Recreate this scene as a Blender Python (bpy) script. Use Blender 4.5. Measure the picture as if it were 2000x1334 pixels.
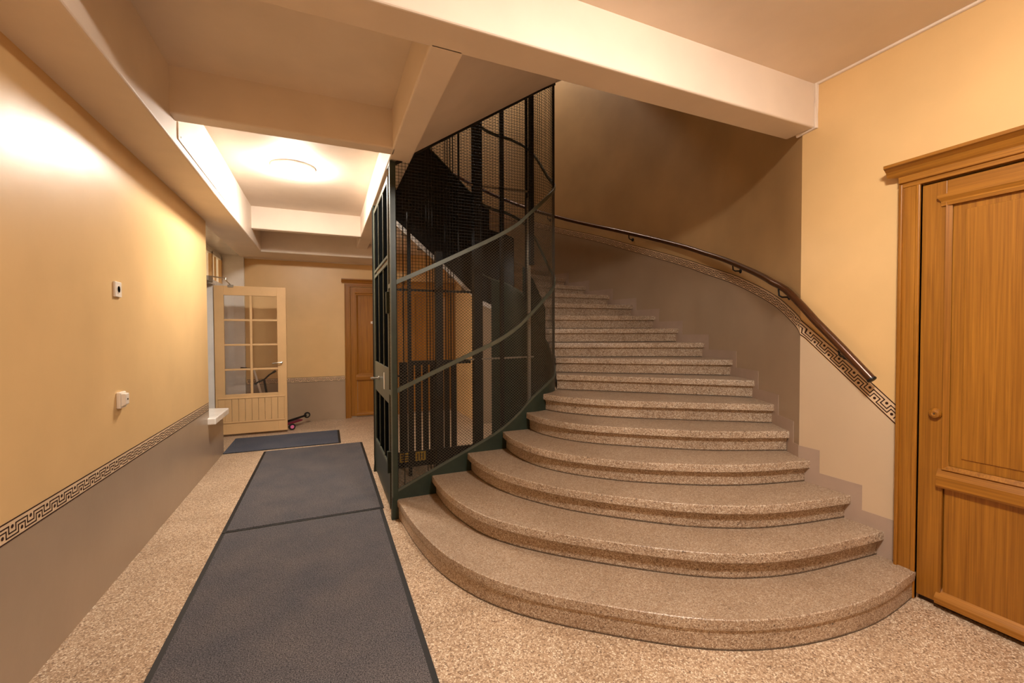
import bpy, math, random
from mathutils import Vector, Matrix
random.seed(4)
for o in list(bpy.data.objects): bpy.data.objects.remove(o)
scn = bpy.context.scene
COL = scn.collection

# ------------------------------------------------------------------ camera
yaw, pitch, roll = math.radians(23.354), math.radians(1.204), math.radians(-0.183)
fwd = Vector((math.sin(yaw), math.cos(yaw), 0)); rgt = Vector((math.cos(yaw), -math.sin(yaw), 0)); up = Vector((0, 0, 1))
f2 = fwd*math.cos(pitch) - up*math.sin(pitch); u2 = up*math.cos(pitch) + fwd*math.sin(pitch)
r3 = rgt*math.cos(roll) + u2*math.sin(roll); u3 = u2*math.cos(roll) - rgt*math.sin(roll)
cd = bpy.data.cameras.new('camera'); cam = bpy.data.objects.new('camera', cd); COL.objects.link(cam)
cd.sensor_width = 36; cd.sensor_fit = 'HORIZONTAL'; cd.lens = 842/2000*36; cd.clip_start = .02
m = Matrix.Identity(4)
for i in range(3):
    m[i][0] = r3[i]; m[i][1] = u3[i]; m[i][2] = -f2[i]
m[2][3] = 1.5
cam.matrix_world = m
scn.camera = cam
# ------------------------------------------------------------------ world, exposure
w = bpy.data.worlds.new('world'); scn.world = w; w.use_nodes = True
w.node_tree.nodes['Background'].inputs[0].default_value = (1, .8, .6, 1)
w.node_tree.nodes['Background'].inputs[1].default_value = 0.0
vs = scn.view_settings
vs.view_transform = 'Standard'; vs.look = 'None'; vs.gamma = 1; vs.use_curve_mapping = False
vs.exposure = 0.0
LAMP_COL = (1.0, .915, .81)
E_CORRIDOR, E_HALL, E_UP = 230.0, 290.0, 110.0 # radiance of the three lamp domes

# ------------------------------------------------------------------ helpers
def lin(r, g, b):
    f = lambda c: c/12.92 if c <= .04045 else ((c+.055)/1.055)**2.4
    return (f(r/255), f(g/255), f(b/255), 1)

class MB:
    def __init__(s): s.v = []; s.f = []; s.mi = []; s.sm = []
    def quad(s, a, b, c, d, mi=0, sm=False):
        n = len(s.v); s.v += [a, b, c, d]; s.f.append((n, n+1, n+2, n+3)); s.mi.append(mi); s.sm.append(sm)
    def poly(s, pts, mi=0):
        n = len(s.v); s.v += list(pts); s.f.append(tuple(range(n, n+len(pts)))); s.mi.append(mi); s.sm.append(False)
    def box(s, x0, x1, y0, y1, z0, z1, mi=0):
        n = len(s.v)
        s.v += [(x0,y0,z0),(x1,y0,z0),(x1,y1,z0),(x0,y1,z0),(x0,y0,z1),(x1,y0,z1),(x1,y1,z1),(x0,y1,z1)]
        for q in ((0,3,2,1),(4,5,6,7),(0,1,5,4),(1,2,6,5),(2,3,7,6),(3,0,4,7)):
            s.f.append(tuple(n+i for i in q)); s.mi.append(mi); s.sm.append(False)
        return s
    def prism(s, pts, off, mi=0):          # polygon pts (3d), extruded by vector off
        n = len(s.v); k = len(pts); o = Vector(off)
        s.v += [tuple(p) for p in pts] + [tuple(Vector(p)+o) for p in pts]
        s.f.append(tuple(range(n+k-1, n-1, -1))); s.f.append(tuple(range(n+k, n+2*k)))
        for i in range(k): s.f.append((n+i, n+(i+1) % k, n+k+(i+1) % k, n+k+i))
        s.mi += [mi]*(k+2); s.sm += [False]*(k+2)
        return s
    def loft(s, rows, mi=0, sm=False, closed=False, caps=False):   # rows of equal length point lists
        n = len(s.v); k = len(rows[0])
        for r in rows: s.v += [tuple(p) for p in r]
        for i in range(len(rows)-1):
            for j in range(k if closed else k-1):
                a = n+i*k+j; b = n+i*k+(j+1) % k
                s.f.append((a, b, b+k, a+k)); s.mi.append(mi); s.sm.append(sm)
        if caps:
            s.f.append(tuple(n+j for j in range(k-1, -1, -1))); s.f.append(tuple(n+(len(rows)-1)*k+j for j in range(k)))
            s.mi += [mi]*2; s.sm += [False]*2
        return s
    def tube(s, pts, r, k=8, mi=0, caps=True, sm=True, phase=0):
        pts = [Vector(p) for p in pts]; rows = []
        for i, p in enumerate(pts):
            t = (pts[min(i+1, len(pts)-1)] - pts[max(i-1, 0)]).normalized()
            a = Vector((0,0,1)) if abs(t.z) < .95 else Vector((1,0,0))
            e1 = t.cross(a).normalized(); e2 = t.cross(e1).normalized()
            rr = r[i] if isinstance(r, (list, tuple)) else r
            rows.append([p + e1*rr*math.cos(2*math.pi*(j+phase)/k) + e2*rr*math.sin(2*math.pi*(j+phase)/k) for j in range(k)])
        return s.loft(rows, mi, sm, True, caps)
    def lathe(s, c, axis, prof, k=20, mi=0, sm=True):   # prof: (radius, height along axis)
        c = Vector(c); ax = Vector(axis).normalized()
        a = Vector((0,0,1)) if abs(ax.z) < .9 else Vector((1,0,0))
        e1 = ax.cross(a).normalized(); e2 = ax.cross(e1)
        rows = [[c + ax*h + (e1*math.cos(2*math.pi*j/k)+e2*math.sin(2*math.pi*j/k))*max(r, 1e-4) for j in range(k)] for r, h in prof]
        return s.loft(rows, mi, sm, True, True)
    def build(s, name, mats, parent=None, bevel=0, seg=2, kind=None):
        me = bpy.data.meshes.new(name)
        me.from_pydata([tuple(p) for p in s.v], [], s.f)
        if not isinstance(mats, (list, tuple)): mats = [mats]
        for q in mats: me.materials.append(q)
        me.polygons.foreach_set('material_index', s.mi)
        me.polygons.foreach_set('use_smooth', s.sm)
        me.update()
        import bmesh
        bm = bmesh.new(); bm.from_mesh(me); bmesh.ops.recalc_face_normals(bm, faces=bm.faces); bm.to_mesh(me); bm.free()
        if any(s.sm): me.set_sharp_from_angle(angle=math.radians(28))
        o = bpy.data.objects.new(name, me); COL.objects.link(o)
        if bevel:
            b = o.modifiers.new('bevel', 'BEVEL'); b.width = bevel; b.segments = seg; b.limit_method = 'ANGLE'; b.angle_limit = math.radians(40)
        if parent: adopt(o, parent)
        if kind: o['kind'] = kind
        return o

def adopt(o, parent):
    o.parent = parent
    L = Vector(parent.location) if parent.type == 'EMPTY' else Vector((0,0,0))     # meshes are modelled in world coordinates
    o.matrix_parent_inverse = Matrix.Translation(-L)
def tag(o, label, cat, group=None, kind=None):
    o['label'] = label; o['category'] = cat
    if group: o['group'] = group
    if kind: o['kind'] = kind
    return o
def thing(name, loc, label, cat, group=None, kind=None):
    o = bpy.data.objects.new(name, None); o.location = loc; o.empty_display_size = .1; COL.objects.link(o)
    return tag(o, label, cat, group, kind)
def B(x0, x1, y0, y1, z0, z1): return MB().box(x0, x1, y0, y1, z0, z1)
def interp(nodes, t):
    if t <= nodes[0][0]:
        a, b = nodes[0], nodes[1]
    elif t >= nodes[-1][0]:
        a, b = nodes[-2], nodes[-1]
    else:
        for a, b in zip(nodes, nodes[1:]):
            if a[0] <= t <= b[0]: break
    k = (t-a[0])/(b[0]-a[0]); return a[1]+(b[1]-a[1])*k
def smooth_nodes(nodes, n=12):             # catmull-rom through (t, value) nodes -> dense nodes
    P = [Vector(p) for p in nodes]; P = [2*P[0]-P[1]] + P + [2*P[-1]-P[-2]]; out = []
    for i in range(1, len(P)-2):
        a, b, c, d = P[i-1:i+3]
        for j in range(n):
            t = j/n
            out.append(tuple(.5*(2*b+(c-a)*t+(2*a-5*b+4*c-d)*t*t+(3*b-a-3*c+d)*t**3)))
    out.append(tuple(P[-2])); return out
def resample(P, n):
    P = [Vector(p) for p in P]; S = [0]
    for a, b in zip(P, P[1:]): S.append(S[-1]+(b-a).length)
    out = []; i = 0
    for k in range(n):
        s = S[-1]*k/(n-1)
        while i < len(S)-2 and S[i+1] < s: i += 1
        t = (s-S[i])/max(S[i+1]-S[i], 1e-9); out.append(P[i].lerp(P[i+1], min(t, 1)))
    return out

# ------------------------------------------------------------------ materials
def new_mat(name):
    mt = bpy.data.materials.new(name); mt.use_nodes = True
    nt = mt.node_tree; return mt, nt, nt.nodes['Principled BSDF']
def N(nt, t, **kw):
    n = nt.nodes.new(t)
    for k, v in kw.items():
        if k in n.inputs: n.inputs[k].default_value = v
        else: setattr(n, k, v)
    return n
def coords(nt, scale=(1,1,1), rot=(0,0,0)):
    tc = N(nt, 'ShaderNodeTexCoord'); mp = N(nt, 'ShaderNodeMapping')
    mp.inputs['Scale'].default_value = scale; mp.inputs['Rotation'].default_value = rot
    nt.links.new(tc.outputs['Object'], mp.inputs[0]); return mp.outputs[0]
def ramp(nt, fac, stops):
    r = N(nt, 'ShaderNodeValToRGB'); cr = r.color_ramp
    while len(cr.elements) < len(stops): cr.elements.new(.5)
    for e, (p, c) in zip(cr.elements, stops): e.position = p; e.color = c
    nt.links.new(fac, r.inputs[0]); return r.outputs[0]
def bump(nt, bs, h, strength=.2, dist=.002):
    b = N(nt, 'ShaderNodeBump'); b.inputs['Strength'].default_value = strength; b.inputs['Distance'].default_value = dist
    nt.links.new(h, b.inputs['Height']); nt.links.new(b.outputs[0], bs.inputs['Normal'])
def mixc(nt, fac, a, b, mode='MIX'):
    mx = N(nt, 'ShaderNodeMix', data_type='RGBA', blend_type=mode)
    for k, v in ((0, fac), (6, a), (7, b)):
        if isinstance(v, (float, int, tuple)): mx.inputs[k].default_value = v
        else: nt.links.new(v, mx.inputs[k])
    return mx.outputs[2]

def paint(name, col, rough=.5, spec=.5, var=.06, scale=3, bumpk=.06, coat=0):
    mt, nt, bs = new_mat(name); co = coords(nt)
    n1 = N(nt, 'ShaderNodeTexNoise', Scale=scale, Detail=5); nt.links.new(co, n1.inputs['Vector'])
    c = lin(*col); dk = tuple(x*(1-var*2) for x in c[:3])+(1,); lt = tuple(min(1, x*(1+var)) for x in c[:3])+(1,)
    nt.links.new(ramp(nt, n1.outputs[0], [(.3, dk), (.7, lt)]), bs.inputs['Base Color'])
    n2 = N(nt, 'ShaderNodeTexNoise', Scale=220, Detail=3); nt.links.new(co, n2.inputs['Vector'])
    n3 = N(nt, 'ShaderNodeTexNoise', Scale=9, Detail=2); nt.links.new(co, n3.inputs['Vector'])
    ad = N(nt, 'ShaderNodeMath', operation='MULTIPLY_ADD'); ad.inputs[1].default_value = 6
    nt.links.new(n3.outputs[0], ad.inputs[0]); nt.links.new(n2.outputs[0], ad.inputs[2])
    bump(nt, bs, ad.outputs[0], bumpk, .004)
    bs.inputs['Roughness'].default_value = rough; bs.inputs['Specular IOR Level'].default_value = spec
    bs.inputs['Coat Weight'].default_value = coat
    return mt
def plain(name, col, rough=.5, metal=0, var=.05, spec=.5):
    mt, nt, bs = new_mat(name); co = coords(nt)
    n1 = N(nt, 'ShaderNodeTexNoise', Scale=14, Detail=4); nt.links.new(co, n1.inputs['Vector'])
    c = lin(*col)
    nt.links.new(ramp(nt, n1.outputs[0], [(.25, tuple(x*(1-var*2) for x in c[:3])+(1,)), (.75, tuple(min(1, x*(1+var)) for x in c[:3])+(1,))]), bs.inputs['Base Color'])
    bs.inputs['Roughness'].default_value = rough; bs.inputs['Metallic'].default_value = metal; bs.inputs['Specular IOR Level'].default_value = spec
    return mt
def terrazzo(name, tint=1.0, rough=.42, dirt=.3, scale=150, steps=False):
    mt, nt, bs = new_mat(name); co = coords(nt)
    v1 = N(nt, 'ShaderNodeTexVoronoi', Scale=scale); nt.links.new(co, v1.inputs['Vector'])
    sp = N(nt, 'ShaderNodeSeparateColor'); nt.links.new(v1.outputs['Color'], sp.inputs[0])
    T = lambda r, g, b: tuple(x*tint*q for x, q in zip(lin(r, g, b)[:3], (.93, .96, .97) if steps else (1.0, .985, .93)))+(1,)
    chips = ramp(nt, sp.outputs[0], [(.0, T(120,98,82)), (.10, T(156,130,108)), (.3, T(186,158,132)), (.55, T(204,178,152)), (.78, T(220,198,174)), (.94, T(242,230,212))])
    ed = N(nt, 'ShaderNodeTexVoronoi', Scale=scale, feature='DISTANCE_TO_EDGE'); nt.links.new(co, ed.inputs['Vector'])
    em = ramp(nt, ed.outputs[0], [(.0, (1,1,1,1)), (.09, (0,0,0,1))])
    c1 = mixc(nt, em, chips, T(158,126,100))
    big = N(nt, 'ShaderNodeTexNoise', Scale=2.2, Detail=6, Roughness=.65); nt.links.new(co, big.inputs['Vector'])
    c2 = mixc(nt, 1.0, c1, ramp(nt, big.outputs[0], [(.3, (1-dirt, 1-dirt*1.1, 1-dirt*1.2, 1)), (.65, (1,1,1,1))]), 'MULTIPLY')
    pit = N(nt, 'ShaderNodeTexNoise', Scale=45, Detail=3); nt.links.new(co, pit.inputs['Vector'])
    c3 = mixc(nt, ramp(nt, pit.outputs[0], [(.27, (.8,.8,.8,1)), (.34, (0,0,0,1))]), c2, T(84,64,50))
    if steps:                                  # foot-worn brown treads, grime line where riser meets tread
        ge = N(nt, 'ShaderNodeNewGeometry'); sx = N(nt, 'ShaderNodeSeparateXYZ'); nt.links.new(ge.outputs['Normal'], sx.inputs[0])
        topf = ramp(nt, sx.outputs[2], [(.75, (0,0,0,1)), (.98, (1,1,1,1))])
        worn = mixc(nt, .35, c3, T(170,144,120)); worn = mixc(nt, 1.0, worn, (.86,.82,.78,1), 'MULTIPLY')
        c3 = mixc(nt, topf, c3, worn)
        px = N(nt, 'ShaderNodeSeparateXYZ'); nt.links.new(co, px.inputs[0])
        md = N(nt, 'ShaderNodeMath', operation='MODULO'); md.inputs[1].default_value = .154; nt.links.new(px.outputs[2], md.inputs[0])
        nz = N(nt, 'ShaderNodeMath', operation='MULTIPLY_ADD'); nt.links.new(big.outputs[0], nz.inputs[0]); nz.inputs[1].default_value = -.012; nt.links.new(md.outputs[0], nz.inputs[2])
        gr = ramp(nt, nz.outputs[0], [(.0, (.85,.85,.85,1)), (.006, (0,0,0,1))])
        inv = N(nt, 'ShaderNodeInvert'); nt.links.new(topf, inv.inputs['Color'])
        c3 = mixc(nt, mixc(nt, 1.0, gr, inv.outputs[0], 'MULTIPLY'), c3, T(60,46,36))
    nt.links.new(c3, bs.inputs['Base Color'])
    bs.inputs['Roughness'].default_value = rough; bs.inputs['Specular IOR Level'].default_value = .4
    bump(nt, bs, pit.outputs[0], .1, .002)
    return mt
def wood(name, dark, light, axis='Z', rough=.38):
    mt, nt, bs = new_mat(name)
    hi, lo = 120, 1.8
    sc = {'Z': (hi, hi, lo), 'Y': (hi, lo, hi), 'X': (lo, hi, hi)}[axis]
    n1 = N(nt, 'ShaderNodeTexNoise', Scale=1, Detail=6, Roughness=.6, Distortion=.4); nt.links.new(coords(nt, sc), n1.inputs['Vector'])
    sc2 = tuple(x*.13 for x in sc)
    n2 = N(nt, 'ShaderNodeTexNoise', Scale=1, Detail=4); nt.links.new(coords(nt, sc2), n2.inputs['Vector'])
    c1 = ramp(nt, n1.outputs[0], [(.28, lin(*dark)), (.5, tuple((a+b)/2 for a, b in zip(lin(*dark), lin(*light)))), (.72, lin(*light))])
    c2 = mixc(nt, 1.0, c1, ramp(nt, n2.outputs[0], [(.3, (.8,.76,.7,1)), (.7, (1.0,1.0,1.0,1))]), 'MULTIPLY')
    nt.links.new(c2, bs.inputs['Base Color']); bs.inputs['Roughness'].default_value = rough
    bump(nt, bs, n1.outputs[0], .15, .001)
    return mt
def emit(name, col, strength):
    mt, nt, bs = new_mat(name)
    bs.inputs['Base Color'].default_value = (.9,.88,.85,1); bs.inputs['Emission Color'].default_value = (*col, 1); bs.inputs['Emission Strength'].default_value = strength
    return mt

M = {}
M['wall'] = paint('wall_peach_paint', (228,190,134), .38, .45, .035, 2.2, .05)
M['dado'] = paint('dado_taupe_paint', (170,148,124), .30, .5, .04, 2.0, .06)
M['dado_stair'] = paint('dado_beige_paint', (208,184,154), .5, .4, .03, 2.0, .06)
M['stairwall'] = paint('stairwell_paint_shaded', (196,160,112), .5, .4, .07, 1.6, .06)  # darker copy of the wall peach, stairwell shade put into the colour
M['ceil'] = paint('ceiling_paint', (238,222,205), .6, .3, .03, 3, .05)
M['white'] = paint('white_gloss_paint', (244,238,230), .16, .6, .04, 4, .12)
M['lilac'] = paint('lilac_grey_paint', (178,156,140), .5, .4, .05, 4, .05)
M['creamdoor'] = paint('cream_door_paint', (222,182,130), .4, .5, .03, 5, .05)
M['bandbg'] = plain('band_cream', (226,196,160), .5)
M['banddk'] = plain('band_dark_brown', (48,18,8), .5)
M['terr'] = terrazzo('terrazzo_floor', 1.0, .36, .22)
M['terr_step'] = terrazzo('terrazzo_step', 1.0, .42, .25, 200, True)
M['joint'] = plain('joint_dark', (70,52,40), .8)
M['woodZ'] = wood('oak_grain_vertical', (134,84,20), (182,122,40), 'Z')
M['woodY'] = wood('oak_grain_along_wall', (134,84,20), (182,122,40), 'Y')
M['woodX'] = wood('oak_grain_across', (134,84,20), (182,122,40), 'X')
M['green'] = plain('dark_green_enamel', (38,50,40), .38, .0, .12)
M['greenlt'] = plain('worn_green_grey_enamel', (84,88,76), .36, .15, .1)
M['wire'] = plain('wire_grey_green', (86,78,64), .45, .1)
M['dark'] = plain('black_steel', (20,18,16), .55, .2)
M['slot'] = plain('black_sheet', (9,10,10), 1.0, 0, .05, 0.0)
M['steel'] = plain('bright_steel', (200,196,188), .28, .9)
M['greysteel'] = plain('grey_steel_channel', (150,140,124), .5, .3)
M['rail'] = plain('brown_lacquered_rail', (84,50,27), .26, .3, .08)
M['plastic'] = plain('white_plastic', (240,228,212), .35)
M['hole'] = plain('dark_hole', (60,48,38), .6)
M['black'] = plain('black_rubber', (18,17,17), .6)
M['pink'] = plain('pink_plastic', (236,120,176), .4)
M['maroon'] = plain('maroon_plastic', (120,20,52), .35)
M['yellow'] = plain('yellow_plate', (196,150,40), .5)
M['lampbase'] = plain('lamp_rim', (235,228,218), .4)
M['l_corr'] = emit('lamp_dome_corridor', LAMP_COL, E_CORRIDOR)
M['l_hall'] = emit('lamp_dome_hall', LAMP_COL, E_HALL)
M['l_up'] = emit('lamp_dome_upstairs', LAMP_COL, E_UP)
M['pane'] = emit('pale_yellow_lit_glass', (1.0, .70, .36), .42)
def mat_carpet(name='grey_carpet', tint=(1,1,1)):
    mt, nt, bs = new_mat(name); co = coords(nt)
    v = N(nt, 'ShaderNodeTexNoise', Scale=190, Detail=3); nt.links.new(co, v.inputs['Vector'])
    b = N(nt, 'ShaderNodeTexNoise', Scale=3, Detail=5); nt.links.new(co, b.inputs['Vector'])
    c = ramp(nt, v.outputs[0], [(.32, lin(50,48,51)), (.5, lin(91,89,92)), (.7, lin(127,122,122))])
    c = mixc(nt, 1.0, c, (*tint, 1), 'MULTIPLY')
    c = mixc(nt, 1.0, c, ramp(nt, b.outputs[0], [(.3, (.78,.8,.84,1)), (.7, (1.05,1.0,.96,1))]), 'MULTIPLY')
    nt.links.new(c, bs.inputs['Base Color']); bs.inputs['Roughness'].default_value = .95; bs.inputs['Specular IOR Level'].default_value = .1
    bump(nt, bs, v.outputs[0], .6, .004); return mt
M['carpet'] = mat_carpet(); M['carpet_blue'] = mat_carpet('bluish_carpet', (.82,.95,1.15))
def mat_glass():
    mt, nt, bs = new_mat('clear_glass')
    bs.inputs['Base Color'].default_value = (1,1,1,1); bs.inputs['Roughness'].default_value = .02
    bs.inputs['Transmission Weight'].default_value = 1; bs.inputs['IOR'].default_value = 1.45
    return mt
M['glass'] = mat_glass()

# ------------------------------------------------------------------ room constants
LX, RX, BY, NY = -1.19, 3.04, 8.10, -2.6
ZC, ZB, ZL = 3.16, 2.87, 2.72
R_ = .154                                    # riser
# outer wall of the stairwell in plan
W0 = [(3.04,1.965),(3.13,2.11),(3.26,2.32),(3.40,2.58),(3.57,2.96),(3.66,3.34),(3.69,3.72),(3.67,4.1),(3.62,4.47),(3.55,4.85),(3.46,5.3),(3.32,5.75),(3.08,6.2),(2.75,6.52),(2.3,6.7),(1.7,6.75),(.5,6.75)]
WC = [Vector(p) for p in smooth_nodes(W0, 16)]
WS = [0]
for a, b in zip(WC, WC[1:]): WS.append(WS[-1]+(b-a).length)
def wall_at(s):                              # point, inward normal, tangent ; s<0 is the flat right wall
    if s < 0: return Vector((RX, 1.965+s)), Vector((-1, 0)), Vector((0, 1))
    for i in range(len(WS)-1):
        if WS[i] <= s <= WS[i+1]: break
    t = min(1, (s-WS[i])/(WS[i+1]-WS[i])); a = WC[max(i-1, 0)]; b = WC[min(i+2, len(WC)-1)]
    T = (b-a).normalized(); return WC[i].lerp(WC[i+1], t), Vector((-T.y, T.x)), T
S_END = WS[-1]; S_FULL = WS[14*16]           # full-height wall ends at (2.3, 6.7)
SK = {1:-.665, 2:-.505, 3:-.33, 4:-.078, 5:.138, 6:.377, 7:.717, 8:1.102, 9:1.543, 10:1.939, 11:2.294, 12:2.657, 13:3.057, 14:3.505, 15:3.906,
      16:4.3, 17:4.7, 18:5.1, 19:5.5, 20:5.9, 21:6.3, 22:6.75}
BAND_TOP = smooth_nodes([(-.56,1.06),(-.02,1.575)], 2) + smooth_nodes([(.08,1.64),(.377,1.783),(.964,1.997),(1.517,2.188),(1.826,2.309),(2.723,2.641),(3.374,2.885),(4.121,3.135),(5.2,3.53),(6.0,3.85)], 6)
RAIL_Z = [(-.47,1.215),(-.30,1.405),(-.10,1.62)] + smooth_nodes([(.0,1.71),(.21,1.852),(.825,2.078),(1.426,2.294),(1.75,2.42),(2.72,2.777),(4.07,3.267),(5.865,4.007)], 6)
# inner line: perimeter of the lift cage
CX0, CX1, CY0, CY1, CR = .49, 2.15, 3.55, 5.0, .45
FL = CX1-CR-CX0; AL = CR*math.pi/2; SL = CY1-CY0-2*CR
T1, T2, T3, T4, T5 = FL, FL+AL, FL+AL+SL, FL+2*AL+SL, 2*FL+2*AL+SL
def peri(t):                                 # point and outward normal
    if t <= T1: return Vector((CX0+t, CY0)), Vector((0, -1))
    if t <= T2:
        a = (t-T1)/CR; return Vector((CX1-CR+CR*math.sin(a), CY0+CR-CR*math.cos(a))), Vector((math.sin(a), -math.cos(a)))
    if t <= T3: return Vector((CX1, CY0+CR+t-T2)), Vector((1, 0))
    if t <= T4:
        a = (t-T3)/CR; return Vector((CX1-CR+CR*math.cos(a), CY1-CR+CR*math.sin(a))), Vector((math.cos(a), math.sin(a)))
    return Vector((CX1-CR-(t-T4), CY1)), Vector((0, 1))
TK = {1:.02, 2:.31, 3:.62, 4:.95, 5:1.18, 6:1.37, 7:1.69, 8:1.87, 9:2.0, 10:2.13, 11:2.28, 12:2.45, 13:2.75, 14:3.12, 15:3.30, 16:3.47, 17:3.65, 18:3.83, 19:4.01, 20:4.19, 21:4.36, 22:4.55}
ZBOT = smooth_nodes([(0,.205),(.3,.342),(.6,.474),(.9,.613),(1.1,.756),(1.2,.855),(1.3,.935),(1.45,1.015),(1.6,1.06),(1.70,1.10),(1.9,1.29),(2.3,1.75),(2.75,2.06),(3.13,2.22),(3.65,2.68),(4.38,3.30)], 6)
ZR2 = smooth_nodes([(0,1.018),(.3,1.156),(.6,1.29),(.9,1.423),(1.1,1.549),(1.2,1.64),(1.3,1.733),(1.4,1.819),(1.5,1.886),(1.6,1.945),(1.7,2.02),(1.9,2.16),(2.3,2.6),(2.75,2.92),(3.13,3.08),(3.65,3.54),(4.38,4.16)], 6)
ZR1 = smooth_nodes([(0,1.89),(.3,2.035),(.6,2.187),(.9,2.343),(1.1,2.469),(1.2,2.56),(1.3,2.651),(1.4,2.738),(1.5,2.81),(1.6,2.875),(1.7,2.95),(1.9,3.08),(2.3,3.5),(2.75,3.82),(3.13,4.0),(3.65,4.44),(4.38,5.06)], 6)
ZTOP = smooth_nodes([(0,2.83),(.3,3.031),(.6,3.23),(.9,3.429),(1.2,3.628),(1.4,3.767),(1.6,3.906),(1.7,3.97),(1.9,4.25),(2.3,4.95),(2.75,5.3),(4.38,6.4)], 6)
def zbot(t): return interp(ZBOT, t)
def zr2(t): return interp(ZR2, t)
def zr1(t): return interp(ZR1, t)
def ztop(t): return interp(ZTOP, t)

# ------------------------------------------------------------------ structure: floor
floor = B(-1.9, 4.2, NY-.2, 8.6, -.12, -.004).build('floor', M['joint']); tag(floor, 'beige speckled terrazzo floor of the hall', 'floor', kind='structure')
ys = [NY-.1, 3.06, 4.2, 5.11, 6.24, 8.3]
for a, b in zip(ys, ys[1:]):
    B(-1.85, 4.0, a+.0015, b-.0015, -.06, 0).build('terrazzo_slab', M['terr'], floor)

# ------------------------------------------------------------------ painted meander border
def band(name, P, parent, H=.085, per=.12):
    """P: list of (point of lower edge, normal[, up vector override]) samples along the wall"""
    pts = [q[0] for q in P]; S = [0]
    for a, b in zip(pts, pts[1:]): S.append(S[-1]+(b-a).length)
    L = S[-1]; U = []
    for i, q in enumerate(P):
        T = (pts[min(i+1, len(pts)-1)]-pts[max(i-1, 0)]).normalized(); u = q[1].cross(T)
        if u.z < 0: u = -u
        U.append(q[2] if len(q) > 2 else u)
    def at(s, h, o):
        s = max(0, min(L, s)); lo, hi = 0, len(S)-1
        while hi-lo > 1:
            mid = (lo+hi)//2
            if S[mid] <= s: lo = mid
            else: hi = mid
        k = (s-S[lo])/(S[hi]-S[lo]); p = pts[lo].lerp(pts[hi], k); n = P[lo][1].lerp(P[hi][1], k).normalized()
        u = U[lo].lerp(U[hi], k)
        return tuple(p+u*h+n*o)
    step = .045
    def rect(mb, s0, s1, h0, h1, o, mi):
        s0 = max(0, s0); s1 = min(L, s1)
        if s1 <= s0: return
        n = max(1, int((s1-s0)/step+.99))
        for i in range(n):
            a = s0+(s1-s0)*i/n; b = s0+(s1-s0)*(i+1)/n
            mb.quad(at(a,h0,o), at(b,h0,o), at(b,h1,o), at(a,h1,o), mi)
    mb = MB(); w = .0062
    rect(mb, 0, L, 0, H, .0012, 0)
    rect(mb, 0, L, 0, w, .0020, 1); rect(mb, 0, L, H-w, H, .0020, 1)
    k = 0
    while k*per < L:
        c = k*per+per/2
        for hw, hi_, lo_ in ((.038, .0625, .0325), (.022, .047, .017)):
            rect(mb, c-hw-w/2, c+hw+w/2, hi_-w/2, hi_+w/2, .0020, 1)
            rect(mb, c+hw-w/2, c+per-hw+w/2, lo_-w/2, lo_+w/2, .0020, 1)
            rect(mb, c-hw-w/2, c-hw+w/2, lo_, hi_, .0020, 1); rect(mb, c+hw-w/2, c+hw+w/2, lo_, hi_, .0020, 1)
        for cs, ch in ((c, .0285), (c+per/2, .0555)):
            if .01 < cs < L-.01:
                mb.poly([at(cs+.0085*math.cos(q*math.pi/5), ch+.0085*math.sin(q*math.pi/5), .0020) for q in range(10)], 1)
        k += 1
    return mb.build(name, [M['bandbg'], M['banddk']], parent)

# ------------------------------------------------------------------ left wall with recess
ZD = .700                                     # dado height under the border
RXD = -1.50                                   # back of the recess
def two_tone(x0, x1, y0, y1, parentname, label, zt=ZC, lo=None):
    o = B(x0, x1, y0, y1, ZD, zt).build(parentname, M['wall']); tag(o, label, 'wall', kind='structure')
    B(x0, x1, y0, y1, 0, ZD).build('dado', lo or M['dado'], o)
    return o
wl = two_tone(LX-.4, LX, NY, 5.66, 'wall_left', 'peach painted corridor wall with taupe lower part and meander border')
band('meander_border', [(Vector((LX, y, .657)), Vector((1,0,0))) for y in [NY+.1+i*.25 for i in range(34) if NY+.1+i*.25 < 5.6]]+[(Vector((LX, 5.655, .657)), Vector((1,0,0)))], wl)
# low wall under the sill
B(LX-.4, LX, 5.66, 6.36, 0, .50).build('dado', M['dado'], wl)
sl = MB().prism([(-1.5,5.60,.50),(-1.115,5.60,.50),(-1.115,6.30,.50),(-1.5,6.40,.50)], (0,0,.075)).build('window_sill', M['white'], wl, .012, 3)
# recess: back, ceiling, far reveal (gloss white)
wr = B(RXD-.12, RXD, 5.66, 6.28, .50, ZL).build('wall_recess', M['white']); tag(wr, 'glossy white recess wall around the entrance door', 'wall', kind='structure')
B(RXD-.12, RXD, 6.28, 8.1, 2.66, ZL+.1).build('lintel', M['white'], wr)
B(RXD-.12, RXD, 7.44, 8.1, 0, 2.20).build('side_panel', M['white'], wr)
B(RXD, -1.19, 8.04, 8.12, 0, ZL+.05).build('reveal', M['white'], wr, .006)
B(RXD, LX, 5.66, 8.1, ZL+.02, ZL+.1).build('recess_ceiling', M['white'], wr)
B(RXD-1.0, RXD-.9, 5.6, 8.3, 0, 3.2).build('vestibule_panel', M['wall'], wr)
# ------------------------------------------------------------------ back wall
wb = two_tone(LX, 4.0, BY, BY+.15, 'wall_back', 'peach far wall at the end of the corridor')
band('meander_border', [(Vector((x, BY, .664)), Vector((0,-1,0))) for x in (LX+.01, -.8, -.4, 0, .30)], wb)
# ------------------------------------------------------------------ right wall
wr_ = B(RX, RX+.3, NY, .30, 0, ZC+.3).build('wall_right', M['wall']); tag(wr_, 'peach right wall beside the oak door with sloping meander border', 'wall', kind='structure')
B(RX, RX+.3, .30, 1.30, 2.31, ZC+.3).build('wall_over_door', M['wall'], wr_)
ye = 1.965
zt0, zt1 = 1.035-.0, interp(BAND_TOP, 0)
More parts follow.
